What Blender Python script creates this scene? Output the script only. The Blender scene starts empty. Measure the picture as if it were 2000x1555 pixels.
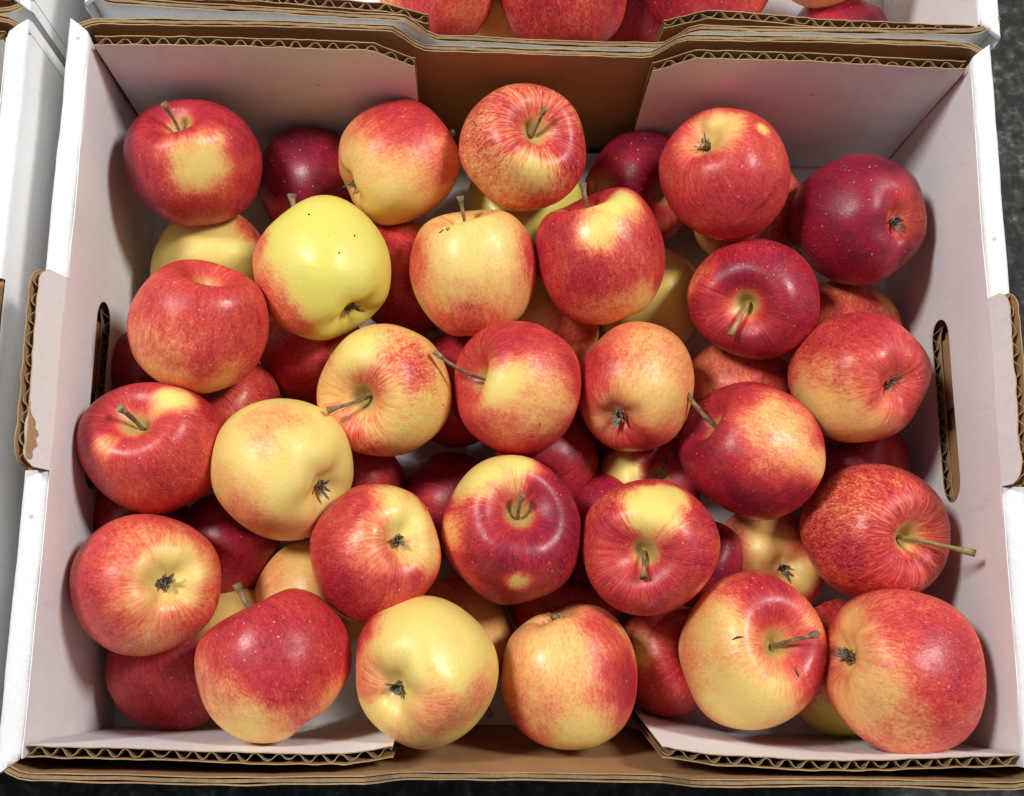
import bpy, bmesh, math, random
import numpy as np
from mathutils import Vector, Matrix, noise

# ------------------------------------------------------------------ camera
RIM = 0.114                                   # height of the crate rim above the ground
CAM = np.array([-0.02263, -0.10135, 0.44602 + RIM])
F_PX = 2265.2                                 # focal length in pixels of the 2000 px wide photograph
def euler(pitch, yaw, roll):
    cx, sx = math.cos(pitch), math.sin(pitch)
    cz, sz = math.cos(yaw), math.sin(yaw)
    cr, sr = math.cos(roll), math.sin(roll)
    return (np.array([[cz, -sz, 0], [sz, cz, 0], [0, 0, 1]]) @ np.array([[1, 0, 0], [0, cx, -sx], [0, sx, cx]])
            @ np.array([[cr, -sr, 0], [sr, cr, 0], [0, 0, 1]]))
ROT = euler(0.210835, -0.152344, 0.168055)
scene = bpy.context.scene
col = scene.collection
cam_data = bpy.data.cameras.new('camera')
cam_data.sensor_width = 36.0
cam_data.lens = F_PX / 2000 * 36.0
cam_data.clip_start = 0.01
cam_data.clip_end = 100
cam = bpy.data.objects.new('camera', cam_data)
m4 = Matrix([[*ROT[i], CAM[i]] for i in range(3)] + [[0, 0, 0, 1]])
cam.matrix_world = m4
col.objects.link(cam)
scene.camera = cam

# ------------------------------------------------------------------ world and lamps
world = bpy.data.worlds.new('World')
scene.world = world
world.use_nodes = True
bg = world.node_tree.nodes['Background']
bg.inputs[0].default_value = (0.86, 0.92, 1.0, 1)
bg.inputs[1].default_value = 0.15
def lamp(name, loc, size, watts, color):
    d = bpy.data.lights.new(name, 'AREA')
    d.shape = 'DISK'; d.size = size; d.energy = watts; d.color = color
    o = bpy.data.objects.new(name, d)
    o.location = loc
    o.rotation_euler = (Vector((0, 0, 0.06)) - Vector(loc)).to_track_quat('-Z', 'Y').to_euler()
    col.objects.link(o)
lamp('ceiling_lamp', (-1.05, 0.52, 1.56), 0.40, 27.5, (1.0, 0.99, 0.975))
lamp('ceiling_lamp', (1.15, 0.58, 1.52), 0.40, 28.5, (1.0, 0.99, 0.975))
scene.view_settings.view_transform = 'Standard'
scene.view_settings.look = 'None'
scene.view_settings.exposure = 0.0
scene.view_settings.gamma = 1.0
scene.cycles.use_denoising = True
scene.cycles.max_bounces = 7
scene.cycles.diffuse_bounces = 6
scene.cycles.use_adaptive_sampling = True
scene.cycles.adaptive_threshold = 0.02

# ------------------------------------------------------------------ helpers
def tag(o, label=None, cat=None, group=None, kind=None):
    for k, v in (('label', label), ('category', cat), ('group', group), ('kind', kind)):
        if v: o[k] = v
    return o
def link(name, mesh, parent=None):
    o = bpy.data.objects.new(name, mesh)
    col.objects.link(o)
    if parent: o.parent = parent
    return o
def new_mat(name, rough=0.8, spec=0.3):
    m = bpy.data.materials.new(name); m.use_nodes = True
    b = m.node_tree.nodes['Principled BSDF']
    b.inputs['Roughness'].default_value = rough
    b.inputs['Specular IOR Level'].default_value = spec
    return m, m.node_tree, b
class NT:
    """small shorthand for building node trees"""
    def __init__(s, nt): s.nt = nt
    def n(s, kind, **kw):
        nd = s.nt.nodes.new(kind)
        for k, v in kw.items(): setattr(nd, k, v)
        return nd
    def l(s, a, b): s.nt.links.new(a, b)
    def val(s, sock, v):
        if hasattr(v, 'default_value') or hasattr(v, 'is_output'): s.l(v, sock)
        else: sock.default_value = v
    def math(s, op, a, b=0.0, c=None, clamp=False):
        nd = s.n('ShaderNodeMath', operation=op, use_clamp=clamp)
        s.val(nd.inputs[0], a); s.val(nd.inputs[1], b)
        if c is not None: s.val(nd.inputs[2], c)
        return nd.outputs[0]
    def noise(s, vec, scale, detail=3, rough=0.55):
        nd = s.n('ShaderNodeTexNoise'); s.l(vec, nd.inputs['Vector'])
        nd.inputs['Scale'].default_value = scale; nd.inputs['Detail'].default_value = detail
        nd.inputs['Roughness'].default_value = rough
        return nd.outputs['Fac']
    def rng(s, v, a, b, c=0.0, d=1.0, smooth=True):
        nd = s.n('ShaderNodeMapRange', interpolation_type='SMOOTHSTEP' if smooth else 'LINEAR')
        s.l(v, nd.inputs['Value'])
        for k, x in zip(('From Min', 'From Max', 'To Min', 'To Max'), (a, b, c, d)): nd.inputs[k].default_value = x
        return nd.outputs['Result']
    def mix(s, fac, a, b, mode='MIX'):
        nd = s.n('ShaderNodeMix', data_type='RGBA', blend_type=mode)
        s.val(nd.inputs['Factor'], fac)
        for k, v in ((6, a), (7, b)):
            if isinstance(v, tuple): nd.inputs[k].default_value = (*v, 1)
            else: s.l(v, nd.inputs[k])
        return nd.outputs[2]
    def vmul(s, vec, v):
        nd = s.n('ShaderNodeVectorMath', operation='MULTIPLY'); s.l(vec, nd.inputs[0]); nd.inputs[1].default_value = v
        return nd.outputs[0]
    def vadd(s, a, b):
        nd = s.n('ShaderNodeVectorMath', operation='ADD'); s.l(a, nd.inputs[0]); s.l(b, nd.inputs[1])
        return nd.outputs[0]
    def bump(s, h, strength, dist):
        nd = s.n('ShaderNodeBump'); s.l(h, nd.inputs['Height'])
        nd.inputs['Strength'].default_value = strength; nd.inputs['Distance'].default_value = dist
        return nd.outputs[0]
    def ramp(s, v, stops):
        nd = s.n('ShaderNodeValToRGB'); s.l(v, nd.inputs[0])
        el = nd.color_ramp.elements
        while len(el) < len(stops): el.new(0.5)
        for e, (p, c) in zip(el, stops): e.position = p; e.color = (*c, 1)
        return nd.outputs[0]

# ------------------------------------------------------------------ materials
def board_mat(name, base, dark, fibre, rough=0.85, spec=0.2, lines=(1, 1, 0.04)):
    m, nt, b = new_mat(name, rough, spec); t = NT(nt)
    co = t.n('ShaderNodeTexCoord').outputs['Object']
    blot = t.noise(co, 26, 4)
    fine = t.noise(co, 900, 2)
    st = t.noise(t.vmul(co, (lines[0] * 60, lines[1] * 60, lines[2] * 60 * 25)), 9, 2)   # fibres run along the sheet
    v = t.math('ADD', t.math('MULTIPLY', blot, 0.5), t.math('ADD', t.math('MULTIPLY', st, 0.3), t.math('MULTIPLY', fine, 0.25)))
    c = t.mix(t.rng(v, 0.36, 0.70), dark, base)
    sp = t.n('ShaderNodeTexVoronoi'); t.l(co, sp.inputs['Vector']); sp.inputs['Scale'].default_value = 95
    sc = t.n('ShaderNodeSeparateColor'); t.l(sp.outputs['Color'], sc.inputs[0])
    dot = t.math('MULTIPLY', t.rng(sp.outputs['Distance'], 0.05, 0.11, 1, 0), t.math('GREATER_THAN', sc.outputs[0], 0.93))
    c = t.mix(t.math('MULTIPLY', dot, 0.55), c, fibre)
    scuff = t.math('MULTIPLY', t.rng(t.noise(t.vmul(co, (1, 1, 0.35)), 75, 4, 0.7), 0.60, 0.78), 0.16)
    c = t.mix(scuff, c, fibre)
    t.l(c, b.inputs['Base Color'])
    sep = t.n('ShaderNodeSeparateXYZ'); t.l(co, sep.inputs[0])
    wash = t.math('SINE', t.math('MULTIPLY', t.math('ADD', sep.outputs[0], sep.outputs[1]), 2 * math.pi / 0.0079))
    dent = t.noise(co, 38, 2)
    h = t.math('ADD', t.math('ADD', t.math('MULTIPLY', st, 0.5), fine), t.math('ADD', t.math('MULTIPLY', wash, 0.16), t.math('MULTIPLY', dent, 2.6)))
    t.l(t.bump(h, 0.30, 0.0005), b.inputs['Normal'])
    return m
WHITE = board_mat('white_liner', (0.84, 0.835, 0.83), (0.77, 0.76, 0.75), (0.30, 0.24, 0.18))
KRAFT = board_mat('kraft_liner', (0.44, 0.25, 0.118), (0.34, 0.18, 0.078), (0.20, 0.11, 0.05), lines=(0.05, 1, 1))
EDGE = board_mat('kraft_edge', (0.48, 0.32, 0.17), (0.32, 0.20, 0.10), (0.22, 0.13, 0.06))
FLUTE = board_mat('kraft_fluting', (0.34, 0.23, 0.12), (0.22, 0.14, 0.07), (0.2, 0.12, 0.06))
GREEN = board_mat('green_print', (0.012, 0.07, 0.045), (0.010, 0.055, 0.036), (0.03, 0.1, 0.06))

def ground_mat():
    m, nt, b = new_mat('speckled_floor', 0.7, 0.2); t = NT(nt)
    co = t.n('ShaderNodeTexCoord').outputs['Object']
    a = t.noise(co, 150, 2, 0.5); c2 = t.noise(co, 380, 2); big = t.noise(co, 9, 2)
    v = t.math('ADD', t.math('MULTIPLY', a, 0.7), t.math('MULTIPLY', c2, 0.3))
    v = t.math('ADD', v, t.math('MULTIPLY', t.math('SUBTRACT', big, 0.5), 0.35))
    c = t.ramp(v, [(0.36, (0.018, 0.018, 0.017)), (0.52, (0.040, 0.040, 0.036)), (0.62, (0.085, 0.082, 0.072)), (0.72, (0.24, 0.23, 0.205))])
    t.l(c, b.inputs['Base Color'])
    return m

def skin_mat():
    m, nt, b = new_mat('apple_skin', 0.42, 0.42); t = NT(nt)
    co = t.n('ShaderNodeTexCoord').outputs['Object']                 # local: z is the core axis, unit = metres
    at = t.n('ShaderNodeAttribute', attribute_name='skin')
    sc = t.n('ShaderNodeSeparateColor'); t.l(at.outputs['Color'], sc.inputs[0])
    blush, streak, green = sc.outputs[0], sc.outputs[1], sc.outputs[2]
    pole = at.outputs['Alpha']                                        # 1 in the stem cavity
    rnd = t.n('ShaderNodeObjectInfo').outputs['Random']
    off = t.n('ShaderNodeCombineXYZ'); t.l(t.math('MULTIPLY', rnd, 37.0), off.inputs[0]); t.l(t.math('MULTIPLY', rnd, 91.0), off.inputs[1])
    flat = t.vmul(co, (1, 1, 0))
    nrm = t.n('ShaderNodeVectorMath', operation='NORMALIZE'); t.l(flat, nrm.inputs[0])
    mer = t.vadd(t.vadd(nrm.outputs[0], t.vmul(co, (0, 0, 14.0))), off.outputs[0])     # stretched along the meridians
    s1 = t.noise(mer, 11.0, 2, 0.65)
    mer2 = t.vadd(t.vadd(nrm.outputs[0], t.vmul(co, (0, 0, 22.0))), off.outputs[0])
    s2 = t.noise(mer2, 34.0, 1, 0.6)
    cs = t.vadd(co, off.outputs[0])
    n1 = t.noise(cs, 95, 3, 0.62); n2 = t.noise(cs, 650, 2, 0.65)
    def cent(x, k): return t.math('MULTIPLY', t.math('SUBTRACT', x, 0.5), k)
    st = t.math('ADD', cent(s1, 0.55), cent(s2, 0.60))
    mer3 = t.vadd(t.vadd(nrm.outputs[0], t.vmul(co, (0, 0, 9.0))), off.outputs[0])
    s3 = t.noise(mer3, 75.0, 1, 0.6)
    st = t.math('ADD', st, cent(s3, 0.50))
    sk = t.math('MULTIPLY', st, t.math('ADD', t.math('MULTIPLY', streak, 0.80), 0.42))
    mid = t.math('MULTIPLY', t.math('MULTIPLY', blush, t.math('SUBTRACT', 1.0, blush)), 4.0)    # mottling is strongest where the blush fades out
    mid = t.math('ADD', t.math('MULTIPLY', mid, 0.72), 0.28)
    mot = t.math('ADD', cent(n1, 0.30), cent(n2, 0.24))
    v = t.math('ADD', blush, t.math('MULTIPLY', mid, t.math('ADD', sk, mot)), clamp=True)
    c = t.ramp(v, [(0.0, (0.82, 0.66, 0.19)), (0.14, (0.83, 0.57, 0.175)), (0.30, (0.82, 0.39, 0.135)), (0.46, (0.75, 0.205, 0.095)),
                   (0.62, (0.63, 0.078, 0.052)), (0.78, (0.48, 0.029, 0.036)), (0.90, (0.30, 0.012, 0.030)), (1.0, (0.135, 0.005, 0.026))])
    g = t.math('MULTIPLY', green, t.rng(v, 0.0, 0.45, 0.75, 0))
    c = t.mix(g, c, (0.74, 0.68, 0.12))
    # stem cavity: yellow-green to russet brown, frayed along the meridians
    cav = t.math('MULTIPLY', t.rng(t.math('ADD', pole, t.math('MULTIPLY', st, 0.9)), 0.30, 0.85), 0.85)
    c = t.mix(cav, c, t.mix(t.rng(s2, 0.35, 0.65), (0.33, 0.23, 0.07), (0.58, 0.45, 0.13)))
    # lenticels: pale on red, brown on yellow; denser in some places than in others
    vo = t.n('ShaderNodeTexVoronoi'); t.l(cs, vo.inputs['Vector']); vo.inputs['Scale'].default_value = 480
    vs = t.n('ShaderNodeSeparateColor'); t.l(vo.outputs['Color'], vs.inputs[0])
    size = t.math('MULTIPLY', t.math('MULTIPLY', vs.outputs[1], vs.outputs[1]), 0.14)
    dot = t.rng(t.math('SUBTRACT', vo.outputs['Distance'], size), 0.0, 0.12, 1, 0)
    dot = t.math('MULTIPLY', dot, t.math('GREATER_THAN', t.math('ADD', vs.outputs[0], cent(n1, 0.9)), 0.50))
    red = t.rng(v, 0.42, 0.66)
    pale = t.math('MULTIPLY', t.math('MULTIPLY', dot, red), 0.58)
    c = t.mix(pale, c, (0.82, 0.44, 0.26))
    brown = t.math('MULTIPLY', t.math('MULTIPLY', dot, t.math('SUBTRACT', 1.0, red)), 0.26)
    c = t.mix(brown, c, (0.34, 0.17, 0.05))
    # thin pale scuffs in places
    w = t.n('ShaderNodeTexNoise'); t.l(cs, w.inputs['Vector']); w.inputs['Scale'].default_value = 130; w.inputs['Detail'].default_value = 2; w.inputs['Distortion'].default_value = 0.8
    line = t.rng(t.math('ABSOLUTE', t.math('SUBTRACT', w.outputs['Fac'], 0.5)), 0.0, 0.012, 1, 0)
    where = t.rng(s1, 0.58, 0.72)
    c = t.mix(t.math('MULTIPLY', t.math('MULTIPLY', line, where), 0.30), c, (0.72, 0.40, 0.19))
    t.l(c, b.inputs['Base Color'])
    t.l(t.rng(n1, 0.3, 0.7, 0.31, 0.50), b.inputs['Roughness'])
    t.l(t.bump(n2, 0.12, 0.0009), b.inputs['Normal'])
    return m
def dry_mat(name, a, bcol, scale):
    m, nt, b = new_mat(name, 0.85, 0.2); t = NT(nt)
    co = t.n('ShaderNodeTexCoord').outputs['Object']
    n1 = t.noise(co, scale, 4, 0.65)
    t.l(t.mix(t.rng(n1, 0.35, 0.68), a, bcol), b.inputs['Base Color'])
    t.l(t.bump(n1, 0.5, 0.0006), b.inputs['Normal'])
    return m
SKIN = skin_mat()
STEM = dry_mat('apple_stem', (0.13, 0.085, 0.045), (0.34, 0.25, 0.13), 300)
STEM_GREEN = dry_mat('apple_stem_green', (0.24, 0.18, 0.065), (0.44, 0.37, 0.14), 260)
SCAR = dry_mat('apple_scar', (0.05, 0.03, 0.015), (0.16, 0.09, 0.04), 900)
CALYX = dry_mat('apple_calyx', (0.10, 0.078, 0.054), (0.38, 0.32, 0.23), 700)

# ------------------------------------------------------------------ ground
bm = bmesh.new()
bmesh.ops.create_grid(bm, x_segments=2, y_segments=2, size=3.0)
me = bpy.data.meshes.new('ground'); bm.to_mesh(me); bm.free()
me.materials.append(ground_mat())
tag(link('ground', me), kind='structure')

# ------------------------------------------------------------------ cardboard crates
def jit(x, k, amp): return amp * noise.noise(Vector((x * k, k * 0.37, 1.7)))
def sheet(bm, top, bot, th, mats=(0, 1), rows=1):
    """thin board skin between two 3D polylines; th is the thickness along the left-hand normal of the line; mats = (face, back, edges)"""
    n = len(top); A, B = [], []
    if len(mats) == 2: mats = (mats[0], mats[1], mats[1])
    for i in range(n):
        a = Vector(top[max(i - 1, 0)]); c = Vector(top[min(i + 1, n - 1)])
        d = (c - a); d.z = 0; d = d.normalized() if d.length > 1e-9 else Vector((1, 0, 0))
        nn = Vector((-d.y, d.x, 0)) * th
        ca, cb = [], []
        for r in range(rows + 1):
            p = Vector(bot[i]).lerp(Vector(top[i]), r / rows)
            ca.append(bm.verts.new(p)); cb.append(bm.verts.new(p + nn))
        A.append(ca); B.append(cb)
    def f(vs, mi):
        try:
            fc = bm.faces.new(vs); fc.material_index = mi; fc.smooth = False
        except ValueError: pass
    for i in range(n - 1):
        for r in range(rows):
            f((A[i][r], A[i + 1][r], A[i + 1][r + 1], A[i][r + 1]), mats[0])
            f((B[i + 1][r], B[i][r], B[i][r + 1], B[i + 1][r + 1]), mats[1])
        f((A[i][rows], A[i + 1][rows], B[i + 1][rows], B[i][rows]), mats[2])
        f((A[i + 1][0], A[i][0], B[i][0], B[i + 1][0]), mats[2])
    for i, s in ((0, 1), (n - 1, -1)):
        for r in range(rows):
            q = (A[i][r], A[i][r + 1], B[i][r + 1], B[i][r])
            f(q if s > 0 else q[::-1], mats[2])
def mesh_of(bm, name, mats, parent, smooth_deg=None):
    bmesh.ops.recalc_face_normals(bm, faces=bm.faces)
    me = bpy.data.meshes.new(name); bm.to_mesh(me); bm.free()
    for m in mats: me.materials.append(m)
    return link(name, me, parent)
PITCH = 0.0079
def wave(u):                                   # rounded flute profile, 0..1
    s = math.sin(2 * math.pi * u / PITCH)
    return 0.5 + 0.5 * math.copysign(abs(s) ** 0.75, s)
def corrugated(name, parent, line, lo, hi, u0, u1, T, face=None, back=None, seed=0.0, breaks=(), crush=0.0):
    """a corrugated panel: line(u, z) gives the inner face (x, y) at u and height z; lo(u), hi(u) its lower and upper edge.
    The board is T thick along the left-hand normal of increasing u."""
    face = face or WHITE; back = back or KRAFT
    us = sorted(set([u0 + (u1 - u0) * i / 60 for i in range(61)] + [x for b_ in breaks for x in (b_ - 1e-4, b_ + 1e-4)]))
    def pts(us, off, ramp):
        top, bot = [], []
        for k, u in enumerate(us):
            h, l = hi(u) + ramp(u), lo(u)
            res = []
            for z in (h, l):
                x, y = line(u, z)
                x2, y2 = line(u + 1e-4, z); d = Vector((x2 - x, y2 - y)).normalized()
                o = off(u, z) if callable(off) else off
                res.append((x - d.y * o, y + d.x * o, z))
            top.append(res[0]); bot.append(res[1])
        return top, bot
    bow = lambda u: jit(u + seed, 55, 0.0007)
    bm = bmesh.new()
    t_, b_ = pts(us, lambda u, z: jit(u + seed, 160, 0.00035) * (1 if z > RIM * 0.5 else 0.2), lambda u: jit(u + seed, 210, 0.0007) + jit(u + seed, 60, 0.0007))
    sheet(bm, t_, b_, 0.00038, (0, 1, 2), rows=6)
    root = mesh_of(bm, name, [face, KRAFT, EDGE], parent)
    bm = bmesh.new()
    n = int((u1 - u0) / PITCH * 12)
    uf = [u0 + 0.0004 + (u1 - u0 - 0.0008) * i / n for i in range(n + 1)]
    cr = lambda u: 1 - crush * max(0, noise.noise(Vector((u * 60 + seed, 2.2, 0))))
    t_, b_ = pts(uf, lambda u, z: 0.0004 + (T - 0.0009) * wave(u + jit(u + seed, 90, 0.0016)) * cr(u), lambda u: -0.0007 + jit(u + seed, 260, 0.0010))
    sheet(bm, t_, b_, 0.00034, (0, 0))
    mesh_of(bm, 'fluting', [FLUTE], root)
    bm = bmesh.new()
    t_, b_ = pts(us, lambda u, z: T + jit(u + seed + 9, 160, 0.0004), lambda u: jit(u + seed + 5, 210, 0.0005) - 0.0001)
    sheet(bm, t_, b_, 0.00038, (1, 0, 2))
    mesh_of(bm, 'liner', [back, KRAFT, EDGE], root)
    return root

W2, D2 = 0.185, 0.1436                          # half of the inner width and depth at the rim
def build_crate(loc, rz, label, bows=(0, 0), dy=(0, 0), flap=(0, 0), green=False, seed=0.0, tab_left=1.0):
    root = bpy.data.objects.new('cardboard_crate', None); col.objects.link(root)
    root.location = (*loc, 0); root.rotation_euler = (0, 0, rz)
    tag(root, label, 'crate', 'open cardboard fruit crates side by side')
    # bottom
    bm = bmesh.new()
    bmesh.ops.create_cube(bm, size=1.0)
    for v in bm.verts: v.co = Vector((v.co.x * (2 * W2 + 0.004), v.co.y * (2 * D2 + 0.004), 0.0025 + v.co.z * 0.0034))
    mesh_of(bm, 'bottom_panel', [WHITE], root)
    SLOT = (-0.0393, 0.0430, RIM - 0.0595, RIM - 0.0405)     # y range and z range of the hand hole
    def slot_z(y, s):                                         # rounded ends
        y0, y1, z0, z1 = SLOT
        r = (z1 - z0) / 2; zc = (z0 + z1) / 2
        e = max(0.0, (y0 + r) - y, y - (y1 - r))
        return zc + s * math.sqrt(max(r * r - e * e, 0))
    for sx in (-1, 1):
        # inner side panel with the hand hole: built in columns along y
        ys0, ys1 = -D2 - 0.001, D2 - 0.001
        bulge = lambda y, z: 0.0012 * math.cos(y * 9 + sx) * math.sin(max(z, 0) / RIM * 3.0) + jit(y + z * 2 + seed, 22, 0.0006)
        T = 0.0038
        xin = lambda y, z: sx * (W2 + bulge(y, z))
        ys = sorted(set([ys0 + (ys1 - ys0) * i / 56 for i in range(57)] + [SLOT[0] + (SLOT[1] - SLOT[0]) * (0.5 - 0.5 * math.cos(math.pi * i / 30)) for i in range(31)]))
        zm = (SLOT[2] + SLOT[3]) / 2
        def mz(y, s): return slot_z(y, s) if SLOT[0] <= y <= SLOT[1] else zm
        order = ys if sx > 0 else ys[::-1]       # the left-hand normal must point out of the crate
        order = order[::-1]
        bm = bmesh.new()
        def strip(off, th, zlo, zhi, yy, mats, rows=4):
            sheet(bm, [(xin(y, zhi(y)) + sx * (off(y) if callable(off) else off), y, zhi(y)) for y in yy],
                      [(xin(y, zlo(y)) + sx * (off(y) if callable(off) else off), y, zlo(y)) for y in yy], th, mats, rows)
        strip(0, 0.0004, lambda y: 0.0045, lambda y: mz(y, -1), order, (0, 1))
        strip(0, 0.0004, lambda y: mz(y, 1), lambda y: RIM - 0.0004, order, (0, 1, 0))
        wall = mesh_of(bm, 'side_wall', [WHITE, EDGE], root)
        # fluting and back liner behind it
        n = int((ys1 - ys0) / PITCH * 10)
        yf = [ys0 + 0.001 + (ys1 - ys0 - 0.002) * i / n for i in range(n + 1)]
        yf = yf if order[0] < order[-1] else yf[::-1]
        bm = bmesh.new()
        strip(lambda y: 0.0005 + (T - 0.001) * wave(y), 0.00026, lambda y: 0.0045, lambda y: mz(y, -1) - 0.0004, yf, (0, 0), 1)
        strip(lambda y: 0.0005 + (T - 0.001) * wave(y), 0.00026, lambda y: mz(y, 1) + 0.0004, lambda y: RIM - 0.0015, yf, (0, 0), 1)
        mesh_of(bm, 'fluting', [FLUTE], wall)
        bm = bmesh.new()
        strip(T, 0.0004, lambda y: 0.0045, lambda y: mz(y, -1), order, (0, 0), 1)
        strip(T, 0.0004, lambda y: mz(y, 1), lambda y: RIM - 0.0012, order, (0, 0), 1)
        mesh_of(bm, 'liner', [EDGE], wall)
        # rolled-over rim, in front of and behind the stacking tab, running down into the outer panel
        TY0, TY1 = -0.0390, 0.0385
        prof = [(0.0, -0.0014), (0.0004, -0.0004), (0.0014, 0.0004), (0.0045, 0.0009), (0.0078, 0.0007), (0.0090, -0.0001), (0.0096, -0.0016), (0.0096, -0.020), (0.0096, -0.060), (0.0096, -RIM + 0.001)]
        ya, yb = -D2 - 0.007, D2 + 0.007
        yr = sorted([ya + (yb - ya) * i / 110 for i in range(111)] + [TY0 - 1e-4, TY0 + 1e-4, TY1 - 1e-4, TY1 + 1e-4])
        bm = bmesh.new(); rows = []
        for y in yr:
            end = max(0.0, abs(y) - (D2 + 0.0005)) / 0.0065          # mitred at the corners
            row = []
            for k, (dx, dz) in enumerate(prof):
                wob = jit(y + seed + sx, 45, 0.0006) + jit(y + seed, 170, 0.00025)
                x = W2 + max(dx, end * 0.0085) + (wob if k < 4 else 0.6 * wob)
                row.append(bm.verts.new((sx * x, y, RIM + dz + jit(y + sx + seed, 30, 0.0006))))
            rows.append(row)
        for i in range(len(yr) - 1):
            k0 = 6 if TY0 < (yr[i] + yr[i + 1]) / 2 < TY1 else 0      # cut away at the stacking tab
            for k in range(k0, len(prof) - 1):
                try: bm.faces.new((rows[i][k], rows[i + 1][k], rows[i + 1][k + 1], rows[i][k + 1])).smooth = True
                except ValueError: pass
        bmesh.ops.remove_doubles(bm, verts=bm.verts, dist=1e-6)
        mesh_of(bm, 'rolled_rim', [WHITE], wall)
        # kraft face of the outer panel, seen through the hand hole and behind the tab
        bm = bmesh.new()
        yo = [TY0 - 0.012 + (TY1 - TY0 + 0.024) * i / 30 for i in range(31)]
        yo = yo if order[0] < order[-1] else yo[::-1]
        sheet(bm, [(sx * (W2 + 0.0074), y, RIM - 0.002) for y in yo], [(sx * (W2 + 0.0074), y, 0.001) for y in yo], 0.0014, (0, 0))
        mesh_of(bm, 'outer_panel', [KRAFT], wall)
        # torn inner layer that shows in the hand hole
        bm = bmesh.new()
        for (y0, y1, zt) in ((0.004, 0.036, -0.046), (-0.036, -0.006, -0.045)):
            yy = [y0 + (y1 - y0) * i / 10 for i in range(11)]
            yy = yy if order[0] < order[-1] else yy[::-1]
            sheet(bm, [(sx * (W2 + 0.0058 + jit(y, 90, 0.0005)), y, RIM + zt + jit(y + 3, 60, 0.003)) for y in yy], [(sx * (W2 + 0.0052), y, RIM - 0.085) for y in yy], 0.0006, (0, 1))
        mesh_of(bm, 'middle_layer', [KRAFT, EDGE], wall)
        # upright stacking tab: the inner panel carried on above the rim, leaning out
        zt = 0.0150 if sx < 0 else 0.0125
        lean = 0.0048 if sx < 0 else 0.0024
        def tline(u, z):
            k = (z - RIM) / zt
            return (xin(-sx * u, RIM) + sx * lean * max(k, 0) ** 1.1, (-sx) * u)
        def thi(u):
            y = -sx * u; r = 0.007
            e = max(0.0, (TY0 + r) - y, y - (TY1 - r))
            return RIM + zt - r + math.sqrt(max(r * r - e * e, 0)) - 0.0004
        a, b_ = sorted((-sx * TY0, -sx * TY1))
        tb = corrugated('stacking_tab', wall, tline, lambda u: RIM - 0.0003, thi, a + 0.0003, b_ - 0.0003, 0.0036,
                        back=EDGE, seed=seed + 3 * sx, crush=0.6)
        if sx < 0 and seed == 0.0:                # the tab's white paper is torn away at its near end
            bm = bmesh.new(); up_, dn_ = [], []
            for i in range(17):
                u = -0.0362 + 0.0215 * i / 16
                d_ = 0.0052 * math.sin(math.pi * min(1, (i + 1.5) / 15)) * (1 + 0.5 * math.sin(i * 1.9) * 0.4) + 0.0004
                for lst, z in ((up_, thi(u) - 0.0001), (dn_, thi(u) - d_)):
                    px_, py_ = tline(u, z); lst.append((px_ - sx * 0.0004, py_, z))
            sheet(bm, up_, dn_, 0.0003, (0, 0))
            mesh_of(bm, 'torn_paper', [EDGE], wall)
    # end walls: kraft-faced outer board whose top edge dips in the middle, two white inner flaps each
    for sy, bow, ddy, fsh in ((1, bows[1], dy[1], flap[1]), (-1, bows[0], dy[0], flap[0])):
        def lean(x): return 0.0 if sy > 0 else 0.0115 * (1 - min(max((abs(x) - 0.050) / 0.045, 0), 1))      # the near wall bulges out towards its top
        def dip(x):
            ax = abs(x - 0.001)
            k = min(max((ax - 0.0485) / 0.0145, 0), 1); k = k * k * (3 - 2 * k)
            return RIM - 0.0155 * (1 - k)
        def yw(x, z): return sy * (D2 + 0.0058 + ddy + bow * math.cos(x * 8) + jit(x + seed + sy, 14, 0.0010) - lean(x) * (1 - z / RIM))
        xs = [(-W2 - 0.0088) + (2 * W2 + 0.0176) * i / 90 for i in range(91)]
        def inset(x):                            # the ends curve in to the corners
            e = max(0.0, abs(x) - (W2 - 0.004)) / 0.0128
            return -sy * 0.0062 * e * e
        def kraft(off, th, jitter, fmat, rows=6):
            q = xs[::-1] if sy < 0 else xs
            sheet(bm, [(x, yw(x, RIM) + inset(x) + sy * off + sy * jit(x + off * 900 + seed, 70, jitter), dip(x) + jit(x + off * 700 + seed, 190, 0.0006)) for x in q],
                      [(x, yw(x, 0) + inset(x) + sy * off, 0.001) for x in q], th, fmat, rows)
        bm = bmesh.new(); kraft(0.0, 0.00045, 0.0003, (0, 1))
        wall = mesh_of(bm, 'end_wall', [KRAFT, EDGE], root)
        bm = bmesh.new(); kraft(0.0009, 0.0012, 0.0004, (0, 0), 1)
        mesh_of(bm, 'crushed_fluting', [FLUTE], wall)
        bm = bmesh.new(); kraft(0.0026, 0.00045, 0.0005, (1, 0, 1), 1)
        mesh_of(bm, 'outer_liner', [WHITE, EDGE], wall)
        for sx in (-1, 1):
            xa, xb = (0.0512, W2 - 0.0012)       # from the cut inner edge to the corner
            def line(u, z):
                x = u * sy
                k = max(z, 0) / RIM
                mid = max(0.0, 1 - (abs(x) - 0.05) / 0.08)
                inner = (0.0012 * math.cos(x * 30 + seed) * k) + (0.0022 * mid * (1 - k))
                return (x, sy * (D2 - 0.0030 + fsh - lean(x) * (1 - k) - inner + jit(x + sy + seed, 18, 0.0012)))
            def hi(u):
                x = abs(u)
                k = min(max((x - 0.0525) / 0.0155, 0), 1)
                return RIM - 0.0012 - 0.0105 * (1 - k)
            def lo(u): return 0.006 + 0.001 * math.sin(u * 60)
            u0, u1 = sorted((sx * xa, sx * xb))
            corrugated('inner_flap', wall, line, lo, hi, u0, u1, 0.0038, seed=seed + 1.3 * sx + 2.1 * sy, breaks=(math.copysign(0.0525, u0 + u1), math.copysign(0.068, u0 + u1)), crush=0.7)
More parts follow.
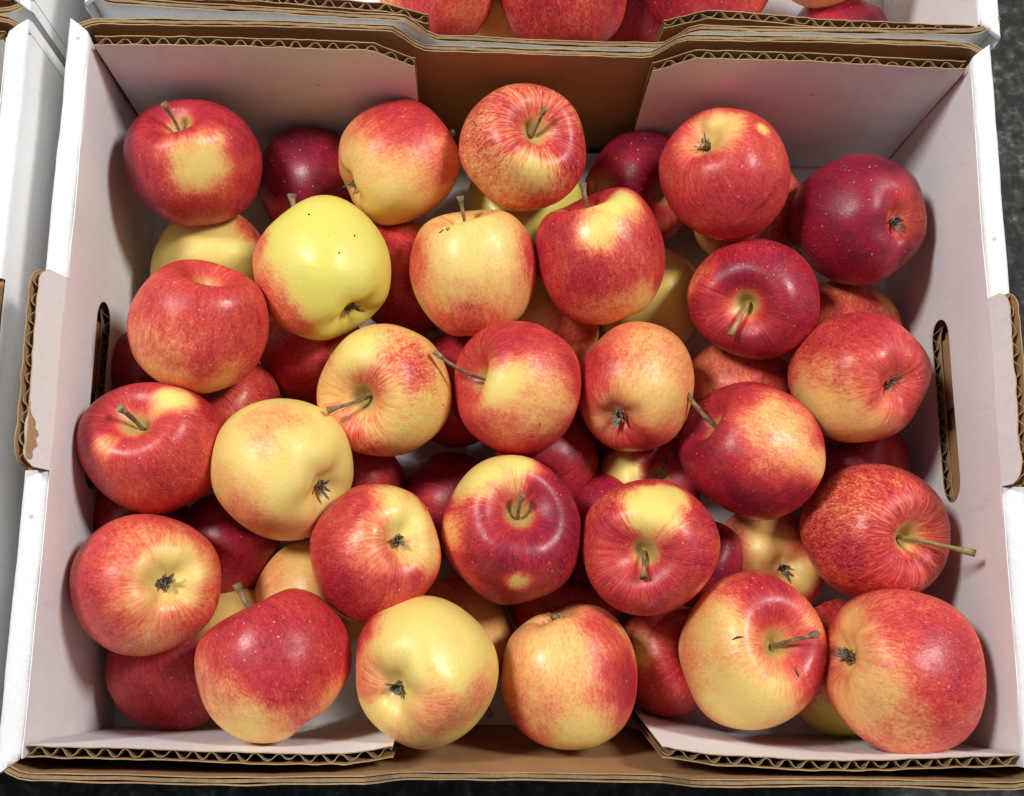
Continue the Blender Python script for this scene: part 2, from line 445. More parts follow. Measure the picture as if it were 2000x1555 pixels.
    if green:                                     # printed mark on the outside of the right side
        bm = bmesh.new()
        ctr = Vector((W2 + 0.0101, green[0], green[1])); R = green[2]
        vs = [bm.verts.new(ctr + Vector((0.0003, R * math.cos(a * 0.2618), R * 1.2 * math.sin(a * 0.2618)))) for a in range(24)]
        bm.faces.new(vs)
        mesh_of(bm, 'printed_mark', [GREEN], root)
    return root

crate = build_crate((0, 0), 0.0, 'white-lined cardboard crate in full view, filled with red and yellow apples', seed=0.0)
back_crate = build_crate((0.0065, 0.3070), math.radians(-0.5), 'cardboard crate directly behind the full one, only its near edge showing', bows=(0.0035, 0), dy=(-0.0025, 0), flap=(0.0028, 0), seed=11.0)
left_crate = build_crate((-0.4045, -0.001), 0.0, 'cardboard crate at the left edge, only its white right side showing', seed=23.0)
far_crate = build_crate((-0.4045, 0.3045), 0.0, 'cardboard crate in the far left corner, with a dark green printed mark', seed=37.0, green=(-0.100, 0.078, 0.017))

# ------------------------------------------------------------------ apples
# each row: layer, centre and half-size of its outline in the 2000 px photograph, axis ('s' stem end or 'c' calyx end faces us, at that
# point; an optional depth sign), stem tip, ground blush (0 yellow .. 1 dark crimson), blush patches (x, y, radius, blush), streakiness, green tint, label
A = []
def apple(*a, **k): A.append((a, k))
FRONT = 'apples in the front crate'
# --- upper apples
apple('top', 379, 319, 131, 122, ('s', 346, 226, .50), (330, 209), 0.84, [(395, 335, 84, .46), (398, 315, 50, .10), (385, 345, 44, .05), (255, 330, 45, .95), (400, 420, 80, .66)], .25, 0, 'red apple with a large yellow cheek and brown stem, in the far left corner')
apple('top', 780, 318, 118, 121, ('c', 676, 366, .34), (889, 259), 0.30, [(795, 215, 118, .76), (860, 330, 60, .50), (745, 395, 100, .13), (690, 320, 50, .18)], .15, 0, 'apple red above and yellow below, calyx pointing left, at the far left flap')
apple('top', 1020, 290, 124, 123, ('s', 1058, 240), (1062, 218), 0.54, [(1060, 250, 70, .66), (1040, 340, 52, .12), (950, 370, 90, .34), (1125, 300, 60, .80), (930, 240, 60, .48)], 1.0, 0, 'red-striped apple with stem up against the bare brown far wall')
apple('top', 1414, 341, 127, 127, ('c', 1358, 262), None, 0.70, [(1395, 245, 62, .14), (1340, 270, 40, .42), (1450, 400, 100, .78), (1485, 255, 16, .1)], .2, 0, 'white-specked red apple with calyx up and yellow crown, before the far right flap')
apple('top', 1673, 430, 130, 128, ('c', 1760, 438), None, 0.92, [(1785, 420, 55, .62), (1660, 480, 80, .94)], .15, 0, 'dark crimson apple in the far right corner, calyx facing right')
apple('top', 629, 524, 133, 141, ('c', 694, 618, .56), (572, 378), 0.02, [(525, 600, 100, .62), (505, 480, 55, .48), (560, 620, 60, .55)], .2, 1.0, 'lemon yellow apple blushed red along its left side, calyx at lower right')
apple('top', 925, 533, 125, 124, ('s', 905, 420, .20), (900, 388), 0.24, [(812, 510, 60, .62), (1040, 500, 60, .66), (915, 640, 80, .58), (930, 480, 85, .10)], .35, 0, 'orange-yellow apple with a pale stem standing straight up from its top')
apple('top', 1172, 500, 127, 133, ('s', 1140, 386, .22), (1138, 362), 0.74, [(1190, 400, 58, .0), (1168, 452, 44, .12), (1240, 600, 62, .16), (1180, 615, 60, .40)], .35, .3, 'red apple with a yellow crown, its short stem at the upper left edge')
apple('top', 1470, 584, 127, 118, ('s', 1452, 594), (1430, 652), 0.86, [(1358, 540, 55, .54), (1445, 610, 46, .50), (1540, 560, 80, .90)], .35, 0, 'dark red apple with long pale stem hanging from its starry yellow hollow')
apple('top', 389, 637, 134, 131, ('s', 415, 528, .36), None, 0.67, [(300, 700, 80, .45), (400, 765, 80, .24), (310, 745, 60, .28), (450, 600, 80, .72)], .25, 0, 'red apple with stemless yellow hollow at its top, beside the left wall')
apple('top', 297, 877, 140, 130, ('s', 248, 812), (238, 800), 0.77, [(335, 785, 42, .0), (205, 872, 28, .40), (245, 808, 38, .46), (260, 980, 90, .62), (380, 900, 80, .70)], .3, 0, 'red apple leaning on the left wall by the hand hole, one yellow shoulder spot')
apple('top', 551, 917, 139, 139, ('c', 640, 962), None, 0.05, [(545, 835, 75, .34), (480, 1010, 95, .40), (600, 880, 60, .03), (590, 1040, 60, .22)], .15, 0, 'pale yellow apple with only a faint orange blush, calyx at lower right')
apple('top', 752, 763, 132, 130, ('s', 688, 782), (645, 800), 0.24, [(800, 715, 58, .58), (705, 760, 48, .62), (690, 860, 70, .56), (700, 680, 50, .03), (830, 840, 70, .18)], .75, .2, 'yellow apple streaked orange, its stem pointing left towards the pale yellow one')
apple('top', 1010, 758, 125, 131, ('s', 912, 735, .50), (852, 688), 0.70, [(1005, 760, 100, .40), (985, 735, 68, .04), (1070, 790, 70, .34), (1000, 660, 70, .80)], .2, .2, 'red apple with bright yellow cheek, long brown stem sticking out to the left')
apple('top', 1241, 755, 114, 127, ('c', 1200, 822), None, 0.38, [(1155, 715, 88, .74), (1245, 870, 80, .70), (1275, 770, 66, .20), (1270, 670, 60, .36)], .2, 0, 'orange-red apple with its grey calyx at lower left, in the middle of the crate')
apple('top', 1465, 880, 142, 135, ('s', 1368, 815, .45), (1332, 748), 0.90, [(1545, 850, 100, .34), (1500, 800, 66, .30), (1440, 770, 60, .76), (1590, 900, 40, .24)], .2, 0, 'deep red apple with yellow right cheek and a thick stem pointing up left')
apple('top', 1676, 738, 135, 128, ('c', 1756, 750), None, 0.70, [(1600, 810, 110, .14), (1680, 840, 70, .22), (1690, 640, 80, .78)], .35, 0, 'apple red above and golden below, calyx facing the right wall by the hand hole')
apple('top', 1706, 1039, 141, 134, ('s', 1793, 1050), (1882, 1078), 0.66, [(1700, 1120, 100, .76), (1800, 1050, 40, .50), (1640, 960, 80, .58)], 1.0, 0, 'red-striped apple whose yellow stem points at the right wall')
apple('top', 286, 1142, 142, 137, ('c', 323, 1143), None, 0.66, [(330, 1125, 110, .34), (340, 1120, 72, .10), (300, 1250, 80, .42), (170, 1150, 60, .76)], .25, 0, 'red apple with yellow centre and dark round calyx up, by the left wall')
apple('top', 535, 1298, 150, 147, ('s', 474, 1196, .10), (456, 1144), 0.76, [(480, 1425, 120, .18), (392, 1300, 60, .48), (640, 1380, 70, .42), (540, 1270, 80, .82)], .25, 0, 'large crimson apple by the near left flap, stem up and yellow underside', both=True)
apple('top', 733, 1080, 128, 135, ('c', 778, 1050), None, 0.72, [(800, 1010, 92, .06), (835, 1080, 50, .16), (720, 1060, 60, .46), (660, 1160, 80, .82)], .35, 0, 'apple half yellow at upper right, half red, dark calyx facing up')
apple('top', 997, 1035, 138, 146, ('s', 1020, 990), (1018, 972), 0.86, [(935, 925, 80, .02), (1000, 905, 50, .03), (875, 1040, 54, .30), (900, 1130, 60, .62), (1010, 1130, 24, .10), (1090, 1010, 70, .94)], .35, .2, 'dark red apple with yellow far shoulder and short stem, near the crate centre')
apple('top', 1270, 1067, 135, 133, ('s', 1255, 1082), (1257, 1126), 0.76, [(1275, 985, 66, .0), (1320, 960, 40, .05), (1375, 1150, 30, .36), (1180, 980, 50, .60), (1250, 1095, 26, .46)], .45, .4, 'red apple with bright yellow crown and stem hanging straight down')
apple('top', 835, 1311, 139, 146, ('c', 770, 1360), None, 0.08, [(712, 1240, 62, .74), (860, 1395, 76, .42), (940, 1360, 60, .40), (790, 1440, 60, .30), (720, 1330, 50, .48), (775, 1360, 40, .16)], .2, .2, 'yellow apple with shaggy brown calyx, lying against the near brown wall')
apple('top', 1112, 1318, 133, 138, ('c', 1086, 1196, .26), None, 0.32, [(1225, 1330, 90, .84), (1010, 1400, 70, .60), (1140, 1425, 60, .12), (1170, 1230, 60, .64), (1090, 1270, 60, .22)], .2, 0, 'orange apple with red right cheek, calyx at its far edge, in the near middle')
apple('top', 1468, 1270, 143, 150, ('s', 1536, 1252), (1590, 1240), 0.34, [(1500, 1165, 100, .80), (1595, 1300, 90, .82), (1400, 1230, 70, .16), (1440, 1375, 95, .08), (1540, 1250, 50, .62)], .3, 0, 'cream and red apple with stem pointing right, behind the near right flap')
apple('top', 1761, 1311, 152, 158, ('c', 1640, 1276), None, 0.66, [(1665, 1240, 76, .24), (1685, 1340, 115, .26), (1760, 1450, 80, .42), (1850, 1290, 90, .80)], .3, 0, 'largest apple, red with orange left side, in the near right corner')
# --- apples lying lower, partly hidden
apple('low', 612, 365, 112, 115, ('s', 660, 425), None, 0.93, [(560, 440, 50, .8)], .1, 0, 'dark crimson apple in shadow between the far left corner apple and its neighbour')
apple('low', 415, 527, 117, 115, ('s', 400, 585), None, 0.05, [(500, 450, 66, .62)], .2, .2, 'yellow apple with red right edge, under the far left corner apple')
apple('low', 800, 545, 112, 112, ('s', 860, 540), None, 0.76, [(830, 440, 60, .36)], .2, 0, 'red apple sunk between the lemon yellow apple and the orange-yellow one')
apple('low', 1025, 408, 116, 112, ('s', 1020, 350), None, 0.02, [], .1, 1.0, 'green-yellow apple showing below the striped apple at the far wall')
apple('low', 1250, 372, 110, 114, ('s', 1315, 380), None, 0.92, [(1310, 445, 55, .62)], .15, 0, 'dark crimson apple in shadow before the far right flap edge')
apple('low', 1462, 412, 112, 113, ('s', 1430, 380), None, 0.62, [(1380, 480, 50, .34)], .25, 0, 'red apple hidden behind the white-specked one with the yellow crown')
apple('low', 1268, 588, 106, 106, ('s', 1210, 545), None, 0.06, [(1270, 520, 40, .3)], .5, .9, 'pale green-yellow apple under the red apple with the yellow crown')
apple('low', 1062, 645, 108, 106, ('s', 1030, 700), None, 0.18, [(1130, 660, 70, .58)], .4, .9, 'olive and orange apple in shadow below two apples, right of the orange-yellow one')
apple('low', 1650, 652, 108, 108, ('s', 1650, 720), None, 0.60, [(1735, 590, 40, .3)], .4, 0, 'dull red apple under the dark crimson corner apple, at the right wall')
apple('low', 1442, 766, 108, 108, ('s', 1460, 830), None, 0.52, [(1500, 720, 50, .66)], .2, 0, 'salmon red apple below the dark red apple with the hanging stem')
apple('low', 1665, 905, 106, 104, ('s', 1640, 830), None, 0.88, [], .15, 0, 'dark maroon apple in shadow between two apples at the right wall')
apple('low', 612, 690, 106, 106, ('s', 680, 700), None, 0.76, [], .2, 0, 'dark red apple under the lemon yellow apple, left of the orange-streaked one')
apple('low', 445, 795, 104, 104, ('s', 410, 740), None, 0.68, [], .4, 0, 'red apple peeping out above the pale yellow apple, by the stemless one')
apple('low', 888, 762, 106, 112, ('s', 940, 770), None, 0.80, [], .2, 0, 'dark red apple hidden between the two central apples with left-pointing stems')
apple('low', 690, 955, 104, 104, ('s', 640, 960), None, 0.72, [], .3, 0, 'dark red striped apple behind the pale yellow apple, towards the crate centre')
apple('low', 884, 988, 104, 104, ('s', 940, 1010), None, 0.92, [(840, 980, 40, .82)], .15, 0, 'crimson apple half hidden behind the dark red apple with yellow shoulder, on its left')
apple('low', 1066, 905, 104, 104, ('s', 1040, 960), None, 0.84, [], .15, 0, 'dark red apple in shadow below the apple with the bright yellow cheek')
apple('low', 1262, 948, 106, 106, ('s', 1298, 922), (1297, 904), 0.84, [(1215, 918, 50, .02), (1310, 930, 40, .5)], .2, .4, 'red apple with yellow patch and stem, behind the one with the bright yellow crown')
apple('low', 1500, 1096, 110, 108, ('c', 1530, 1112), None, 0.46, [(1490, 1068, 60, .14), (1565, 1125, 44, .10), (1420, 1080, 50, .72), (1590, 1165, 40, .7)], .2, 0, 'yellow and orange apple with dark calyx, in the dip left of the red-striped one')
apple('low', 440, 1062, 104, 104, ('s', 490, 1000), None, 0.90, [(480, 1140, 50, .85)], .15, 0, 'dark crimson apple between the calyx-up apple at left and the pale yellow one')
apple('low', 614, 1172, 116, 116, ('s', 680, 1140), None, 0.16, [(640, 1255, 60, .42), (530, 1120, 50, .32)], .2, 0, 'pale orange apple in the gap behind the large crimson apple')
apple('low', 342, 1294, 129, 132, ('s', 295, 1212), None, 0.78, [(430, 1200, 80, .50), (350, 1390, 60, .82)], .25, 0, 'dark red apple in the near left corner, under the calyx-up apple')
apple('low', 466, 1236, 92, 92, ('s', 500, 1270), None, 0.10, [], .2, 0, 'yellow apple barely showing below the dark stem of the large crimson apple')
apple('low', 884, 1250, 118, 124, ('s', 930, 1362), (960, 1394), 0.30, [(940, 1340, 70, .62), (880, 1150, 50, .46)], .2, 0, 'peach apple behind the near yellow one, stem tip poking out below')
apple('low', 1100, 1178, 106, 106, ('c', 1113, 1120), None, 0.88, [], .2, 0, 'dark red apple in shadow behind the orange apple of the near middle')
apple('low', 1306, 1286, 110, 111, ('s', 1370, 1270), None, 0.70, [(1245, 1275, 38, .18), (1225, 1240, 24, .30)], .2, 0, 'red apple with pale streak, between the orange apple and the cream and red one')
apple('low', 1643, 1302, 122, 130, ('s', 1700, 1310), None, 0.66, [(1640, 1420, 105, .02), (1630, 1210, 50, .72)], .8, .9, 'apple red-striped above and green below, wedged in the near right corner')
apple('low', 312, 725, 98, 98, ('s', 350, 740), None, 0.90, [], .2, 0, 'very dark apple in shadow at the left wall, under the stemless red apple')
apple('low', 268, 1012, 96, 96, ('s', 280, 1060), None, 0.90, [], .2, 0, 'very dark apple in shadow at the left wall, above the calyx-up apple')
# --- dark filler apples added to keep the gaps dark, then apples in the neighbouring crates
apple('low', 1172, 812, 88, 88, ('s', 1172, 740), None, 0.90, [], .2, 0, 'added dark filler apple deep in the gap left of the central calyx apple')
apple('low', 1180, 1010, 86, 86, ('s', 1230, 1010), None, 0.90, [], .2, 0, 'added dark filler apple deep between the two stem-up apples near the centre')
apple('low', 1370, 1100, 84, 84, ('s', 1360, 1060), None, 0.88, [], .2, 0, 'added dark filler apple hidden under the edge of the apple with bright yellow crown')
BACK = 'apples in the crate behind'
apple('back', 855, -46, 118, 121, ('c', 880, -170), None, 0.66, [(920, 20, 60, .56), (760, 0, 50, .46)], .3, 0, 'red-orange apple in the crate behind, leftmost one showing', group=BACK)
apple('back', 1096, -36, 129, 132, ('s', 1090, -180), None, 0.72, [], .5, 0, 'white-specked red apple in the crate behind, at its cut-out', group=BACK)
apple('back', 1381, -52, 137, 130, ('c', 1420, -180), None, 0.80, [(1290, 0, 60, .88), (1470, 0, 50, .66)], .2, 0, 'broad red apple in the crate behind, above the right end of the cut-out', group=BACK)
apple('backlow', 1632, 92, 104, 98, ('s', 1600, 180), None, 0.90, [], .15, 0, 'dark red apple in the crate behind, lying low near its right wall', group=BACK)
apple('back', 1612, -108, 120, 118, ('c', 1600, -200), None, 0.34, [], .2, 0, 'pale orange apple at the top edge, above the low dark red one', group=BACK)
apple('backlow', 1238, 40, 100, 100, ('s', 1230, 120), None, 0.86, [], .2, 0, 'dark apple in the crate behind, a sliver between two red ones', group=BACK)
apple('backlow', 985, 5, 100, 100, ('s', 985, 100, -.5), None, 0.20, [], .2, 0, 'yellow-orange apple in the crate behind, a sliver beside the leftmost red one', group=BACK)
apple('left', -112, 225, 119, 119, ('s', -100, 150), None, 0.22, [], .3, 0, 'orange-yellow apple at the left edge, in the crate on the left')

def unit(v): return v / np.linalg.norm(v)
def frame(cx, cy):
    d = unit(ROT @ np.array([(cx - 1000) / F_PX, -(cy - 777.5) / F_PX, -1.0]))   # line of sight
    r = unit(ROT[:, 0] - d * (d @ ROT[:, 0]))
    return d, r, np.cross(r, d)                                                    # sight, right, up
FR = [frame(a[1], a[2]) for a, _ in A]
RP = np.array([(a[3] + a[4]) / 2 for a, _ in A]) * np.array([math.sqrt(1 / (1 + ((a[1] - 1000) / F_PX) ** 2 + ((a[2] - 777.5) / F_PX) ** 2)) for a, _ in A]) ** 1.0
K = RP / F_PX                                                                      # radius per metre of distance
FLOOR = 0.0045
LAY = [a[0] for a, _ in A]
DIR = np.array([f[0] for f in FR])
def dist_for_z(i, zc): return (CAM[2] - zc) / -DIR[i][2]
T = np.zeros(len(A))
for i, l in enumerate(LAY):
    zc = {'top': 0.066, 'low': 0.0315, 'back': 0.064, 'backlow': 0.034, 'left': 0.066}[l]
    T[i] = dist_for_z(i, zc)
inside = [i for i, l in enumerate(LAY) if l in ('top', 'low')]
for it in range(600):
    C = CAM + DIR * T[:, None]; R = T * K * 0.965
    push = np.zeros(len(A))
    for ii, i in enumerate(inside):
        if LAY[i] == 'low':                                    # rest on the bottom
            push[i] += 0.5 * min(0.0, (C[i, 2] - R[i] - FLOOR)) + 0.05 * max(0.0, C[i, 2] - R[i] - FLOOR)
        else: push[i] += 0.012 * (C[i, 2] - 0.064)              # gravity
        if abs(C[i, 0]) + R[i] > W2 - 0.001: push[i] -= 0.2 * (abs(C[i, 0]) + R[i] - W2 + 0.001)
        for j in inside[ii + 1:]:
            v = C[i] - C[j]; dd = np.linalg.norm(v); ov = (R[i] + R[j]) * 0.97 - dd
            if ov > 0:
                hi_, lo_ = (i, j) if T[i] < T[j] else (j, i)
                s = 0.25 * ov / max(0.25, abs(v[2]) / dd)
                push[hi_] -= s * 0.8; push[lo_] += s * 0.2
    T += np.clip(push, -0.002, 0.002)
    for i in inside:
        if LAY[i] == 'top': T[i] = np.clip(T[i], dist_for_z(i, 0.094), dist_for_z(i, 0.055))
        else: T[i] = max(T[i], dist_for_z(i, FLOOR + T[i] * K[i] + 0.014))

# generatrix of an apple: (radius, height), stem end first, fattest just above the middle
PROF = [(0.0, 0.46), (0.05, 0.47), (0.10, 0.52), (0.17, 0.605), (0.27, 0.695), (0.40, 0.77), (0.54, 0.797), (0.685, 0.748), (0.82, 0.615), (0.93, 0.40), (0.99, 0.15), (1.0, -0.08),
        (0.955, -0.33), (0.85, -0.58), (0.71, -0.755), (0.55, -0.86), (0.41, -0.885), (0.29, -0.855), (0.19, -0.785), (0.10, -0.735), (0.0, -0.72)]
def spline(P, n):
    P = np.array(P); P = np.vstack([P[0] * [-1, 1], P, P[-1] * [-1, 1]])
    P[0] = [-P[2][0], P[2][1]]; P[-1] = [-P[-3][0], P[-3][1]]
    seg = len(P) - 3; out = []
    for q in np.linspace(0, seg - 1e-6, n):
        k = int(q); t = q - k; a, b, c, d = P[k:k + 4]
        out.append(0.5 * ((2 * b) + (c - a) * t + (2 * a - 5 * b + 4 * c - d) * t * t + (3 * b - a - 3 * c + d) * t ** 3))
    return np.array(out)
NR, NS = 66, 84
G = spline(PROF, NR)
def smooth(x): x = np.clip(x, 0, 1); return x * x * (3 - 2 * x)

def make_apple(i):
    a, kw = A[i]
    layer, cx, cy, rx, ry, axis, tip, base, patches, streak, green, label = a
    d, right, up = FR[i]
    t = T[i]; ctr = CAM + d * t; s = t / F_PX * math.sqrt(1 / (1 + ((cx - 1000) / F_PX) ** 2 + ((cy - 777.5) / F_PX) ** 2))   # metres per pixel there
    rng = random.Random(100 + i)
    def look(px, py, lim=0.97):                        # direction on the fruit seen at a pixel
        u, v = (px - cx) / rx, -(py - cy) / ry
        q = math.hypot(u, v)
        if q > lim: u, v = u * lim / q, v * lim / q
        w = math.sqrt(max(0.0, 1 - u * u - v * v))
        return right * u + up * v - d * w
    ax = look(axis[1], axis[2], 0.985)
    if len(axis) > 3:                                   # how far that end is turned towards us
        u, v = (axis[1] - cx) / rx, -(axis[2] - cy) / ry; q = math.sqrt(max(0.0, 1 - axis[3] ** 2)) / math.hypot(u, v)
        ax = right * u * q + up * v * q - d * axis[3]
    stem_dir = ax if axis[0] == 's' else -ax
    z = unit(stem_dir)
    x = unit(np.cross(z, np.array([rng.uniform(-1, 1), rng.uniform(-1, 1), rng.uniform(-1, 1)]))); y = np.cross(z, x)
    L = np.stack([x, y, z], 1)                          # local -> world
    # body
    ph = np.linspace(0, 2 * math.pi, NS, endpoint=False)
    rho, hz = G[:, 0][:, None], G[:, 1][:, None]
    p = [rng.uniform(0, 6.28) for _ in range(8)]
    tall = rng.uniform(0.95, 1.06)
    low = smooth((0.25 - hz) / 1.0)                     # towards the calyx end
    lobes = 1 + 0.030 * low * np.cos(5 * ph + p[0]) + 0.024 * np.cos(2 * ph + p[1]) + 0.018 * np.cos(3 * ph + p[2]) * (1 - low)
    lift = 0.035 * np.cos(ph + p[3]) * (1 - np.clip(hz, 0, 1)) * np.sign(hz) + 0.018 * np.cos(5 * ph + p[0]) * smooth((-0.55 - hz) / 0.3) * np.clip(rho * 2.2, 0, 1)
    lift = lift + 0.022 * np.cos(2 * ph + p[5]) * smooth((hz - 0.45) / 0.3) * np.clip(rho * 2.4, 0, 1)
    X = rho * lobes * np.cos(ph); Y = rho * lobes * np.sin(ph); Z = (hz + lift) * tall + 0 * ph
    V = np.stack([X, Y, Z], 2).reshape(-1, 3)
    V *= (1 + 0.035 * np.array([noise.noise(Vector(q * 1.25 + 5 * i)) for q in V]))[:, None]
    V[:, 0] += rng.uniform(-.05, .05) * V[:, 2]; V[:, 1] += rng.uniform(-.05, .05) * V[:, 2]
    Wd = V @ L.T
    # bring the outline to its measured width and height
    for axis_v, half in ((right, rx), (up, ry)):
        q = Wd @ axis_v; lo_, hi_ = q.min(), q.max()
        sc = 2 * half * s / (hi_ - lo_)
        Wd += np.outer((q - (lo_ + hi_) / 2) * sc - q, axis_v)
    q = Wd @ d
    depth_scale = (rx + ry) / 2 * s
    Wd += np.outer(q * depth_scale - q, d)
    V = Wd @ L
    # blush
    nrm = Wd / np.linalg.norm(Wd, axis=1)[:, None]
    warp = np.array([noise.noise(Vector(v * 2.3 + 7 * i)) * 0.6 + noise.noise(Vector(v * 5.5 + 3 * i)) * 0.45 for v in nrm])
    b = base + 0.10 * np.array([noise.noise(Vector(v * 1.7 + 11 * i)) for v in nrm])
    for (px, py, r, val) in patches:
        pd = look(px, py); ang = np.arccos(np.clip(nrm @ pd, -1, 1))
        ar = r / ((rx + ry) / 2)
        k = smooth((ar * 1.42 - ang + warp * ar * 0.45) / (ar * 1.15))
        b = b * (1 - k) + val * k
    uz = (V @ np.array([0, 0, 1.0])) / depth_scale
    rr = np.hypot(V[:, 0], V[:, 1]) / depth_scale
    cav = np.where(uz > 0, smooth((0.35 - rr) / 0.30), 0)
    cal = np.where(uz < 0, smooth((0.34 - rr) / 0.34), 0)
    b = b * (1 - 0.35 * cav) * (1 - 0.25 * cal)
    me = bpy.data.meshes.new('apple')
    faces = []
    for r in range(NR - 1):
        for c in range(NS):
            c2 = (c + 1) % NS
            faces.append((r * NS + c, (r + 1) * NS + c, (r + 1) * NS + c2, r * NS + c2))
    me.from_pydata(V.tolist(), [], faces)
    at = me.attributes.new('skin', 'FLOAT_COLOR', 'POINT')
    data = np.stack([np.clip(b, 0, 1), np.full(len(V), streak), np.full(len(V), green), cav], 1).astype(np.float32)
    at.data.foreach_set('color', data.ravel())
    me.polygons.foreach_set('use_smooth', [True] * len(me.polygons))
    me.materials.append(SKIN)
    o = link('apple', me)
    o.matrix_world = Matrix([[*L[k], ctr[k]] for k in range(3)] + [[0, 0, 0, 1]])
    tag(o, label, 'apple', kw.get('group', FRONT if layer in ('top', 'low') else None))
    R0 = depth_scale
    # stem
    if tip:
        p0 = V[0] + np.array([0, 0, -0.04 * R0])
        if tip:
            u, v = (tip[0] - cx) * s, -(tip[1] - cy) * s
            wz = (z @ -d); depth = wz * R0 * (0.86 if abs(wz) > .8 else 1.0 if abs(wz) > .4 else 1.15)
            p3 = L.T @ (right * u + up * v - d * depth)
        else:
            p3 = np.array([rng.uniform(-.12, .12), rng.uniform(-.12, .12), 0.72]) * R0
        if tip:
            ln = np.linalg.norm(p3 - p0)
            p1 = p0 + np.array([0, 0, 0.45 * ln]); side = np.array([rng.uniform(-1, 1), rng.uniform(-1, 1), 0]) * 0.08 * ln
            bm = bmesh.new(); rings = []
            for k in range(11):
                q = k / 10
                pt = (1 - q) ** 2 * p0 + 2 * q * (1 - q) * (p1 + side) + q * q * p3
                tg = unit(2 * (1 - q) * (p1 + side - p0) + 2 * q * (p3 - p1 - side))
                e1 = unit(np.cross(tg, np.array([0.3, 1, 0.2]))); e2 = np.cross(tg, e1)
                rad = R0 * (0.033 - 0.006 * math.sin(q * math.pi) + (0.026 * max(0, q - 0.80) / 0.20)) * (1 + 0.16 * rng.uniform(-1, 1))
                rings.append([bm.verts.new(pt + rad * (math.cos(g) * e1 + math.sin(g) * e2) * (1 + 0.15 * math.cos(2 * g))) for g in [m * 0.785398 for m in range(8)]])
            for k in range(10):
                for m in range(8): bm.faces.new((rings[k][m], rings[k][(m + 1) % 8], rings[k + 1][(m + 1) % 8], rings[k + 1][m])).smooth = True
            bm.faces.new(rings[-1])
            mesh_of(bm, 'stem', [STEM_GREEN if (cx, cy) in ((1706, 1039), (884, 1250), (1470, 584)) else STEM], o)
    # calyx: dried sepals in the basin
    if axis[0] == 'c' or kw.get('both'):
        bm = bmesh.new()
        zb = V[-1][2]
        nsep = rng.choice((5, 6, 6, 8))
        for k in range(nsep):
            g = 2 * math.pi * k / nsep + rng.uniform(-.6, .6)
            e = np.array([math.cos(g), math.sin(g), 0]); f = np.array([-math.sin(g), math.cos(g), 0])
            w = R0 * rng.uniform(0.028, 0.050); ln = R0 * rng.uniform(0.05, 0.125); curl = rng.uniform(-1.4, 1.6)
            cl = []
            for m in range(5):
                q = m / 4
                pt = np.array([V[-1][0], V[-1][1], zb]) + e * (0.035 * R0 + ln * q * (1 - 0.35 * q * curl)) + np.array([0, 0, -1]) * R0 * (0.01 + 0.17 * math.sin(q * 1.5) - 0.05 * curl * q) + f * R0 * 0.04 * curl * q * q
                ww = w * (1 - q) ** 0.7 * (1 + 0.3 * q)
                cl.append((bm.verts.new(pt + f * ww), bm.verts.new(pt - f * ww + np.array([0, 0, -1]) * R0 * 0.012), bm.verts.new(pt + np.array([0, 0, 1]) * R0 * 0.02)))
            for m in range(4):
                for q1, q2 in ((0, 1), (1, 2), (2, 0)):
                    bm.faces.new((cl[m][q1], cl[m][q2], cl[m + 1][q2], cl[m + 1][q1]))
        for k in range(26):                                # withered stamens in the middle
            g = rng.uniform(0, 6.28); q = rng.uniform(0, .085) * R0
            c0 = np.array([V[-1][0] + q * math.cos(g), V[-1][1] + q * math.sin(g), zb + 0.02 * R0])
            c1 = c0 + np.array([rng.uniform(-.05, .05), rng.uniform(-.05, .05), -rng.uniform(.05, .13)]) * R0
            r_ = 0.012 * R0
            b0 = [bm.verts.new(c0 + r_ * np.array([math.cos(h), math.sin(h), 0])) for h in (0, 2.1, 4.2)]
            b1 = [bm.verts.new(c1 + r_ * np.array([math.cos(h), math.sin(h), 0])) for h in (0, 2.1, 4.2)]
            for m in range(3): bm.faces.new((b0[m], b0[(m + 1) % 3], b1[(m + 1) % 3], b1[m]))
            bm.faces.new(b1)
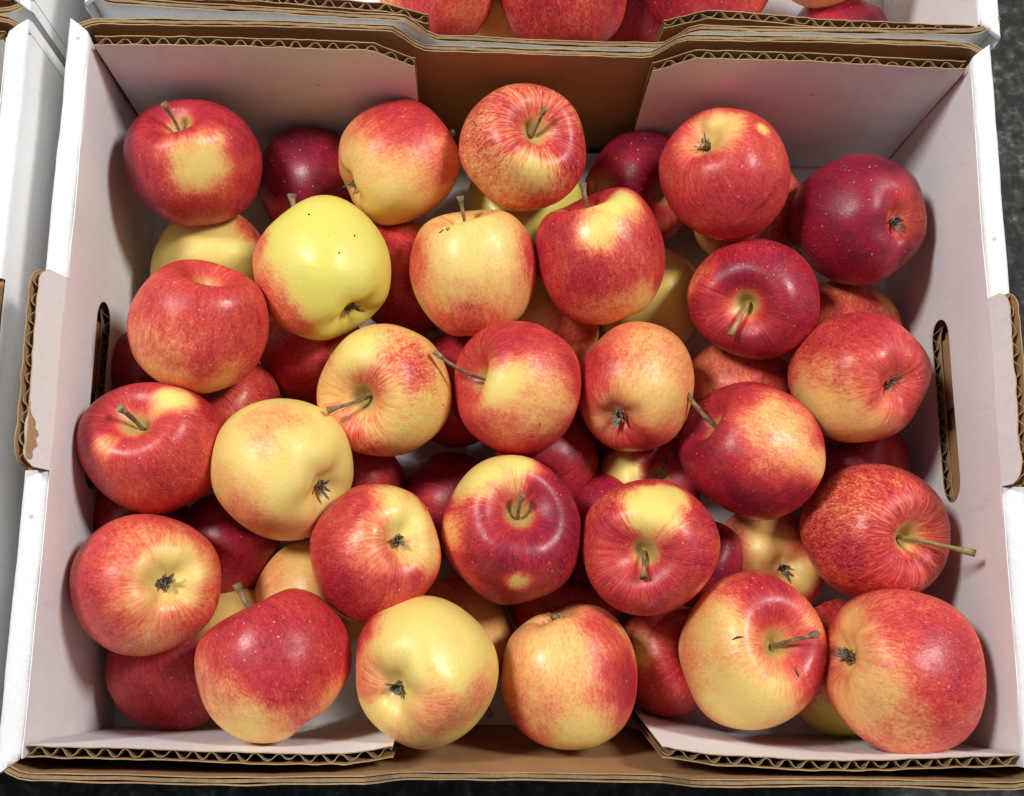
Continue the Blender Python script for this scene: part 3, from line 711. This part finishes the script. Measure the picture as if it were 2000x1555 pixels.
        mesh_of(bm, 'calyx', [CALYX], o)
    # healed scars and insect marks, laid on the skin
    marks = SCARS.get((cx, cy))
    if marks:
        from mathutils.bvhtree import BVHTree
        tree = BVHTree.FromPolygons([Vector(q) for q in V], faces)
        for pts, wd in marks:
            bm = bmesh.new(); prev = None
            path = []
            for k in range(len(pts) - 1):
                for q in np.linspace(0, 1, 12, endpoint=(k == len(pts) - 2)):
                    path.append((pts[k][0] + (pts[k + 1][0] - pts[k][0]) * q, pts[k][1] + (pts[k + 1][1] - pts[k][1]) * q))
            for k, (px, py) in enumerate(path):
                rd = unit(ROT @ np.array([(px - 1000) / F_PX, -(py - 777.5) / F_PX, -1.0]))
                hit, nn, _, _ = tree.ray_cast(Vector(L.T @ (CAM - ctr)), Vector(L.T @ rd))
                if hit is None: continue
                rad = float(wd * s * (0.35 + 0.65 * math.sin(math.pi * (k + 0.6) / (len(path) + 0.2))))
                e1 = nn.orthogonal().normalized(); e2 = nn.cross(e1)
                ring = [bm.verts.new(hit + rad * (math.cos(g) * e1 + math.sin(g) * e2) ) for g in (0, 1.05, 2.09, 3.14, 4.19, 5.24)]
                top_ = bm.verts.new(hit + nn * rad * 0.35)
                for m in range(6): bm.faces.new((ring[m], ring[(m + 1) % 6], top_))
            mesh_of(bm, 'scar', [SCAR], o)
    return o
SCARS = {(1020, 290): [([(920, 236), (926, 238), (929, 245), (927, 252)], 1.6)],
         (925, 533): [([(876, 443), (872, 446), (874, 450), (878, 447), (876, 443)], 1.6), ([(858, 455), (866, 449)], 3.0)],
         (1468, 1270): [([(1430, 1250), (1440, 1245), (1452, 1244)], 2.4), ([(1553, 1304), (1556, 1314), (1560, 1322)], 3.2)],
         (629, 524): [([(603, 418), (604, 420)], 2.2), ([(692, 458), (693, 463)], 1.8), ([(662, 493), (663, 495)], 2.0)],
         (1010, 758): [([(1054, 827), (1055, 829)], 2.0)],
         (752, 763): [([(865, 790), (866, 793)], 2.2)]}
for i in range(len(A)): make_apple(i)
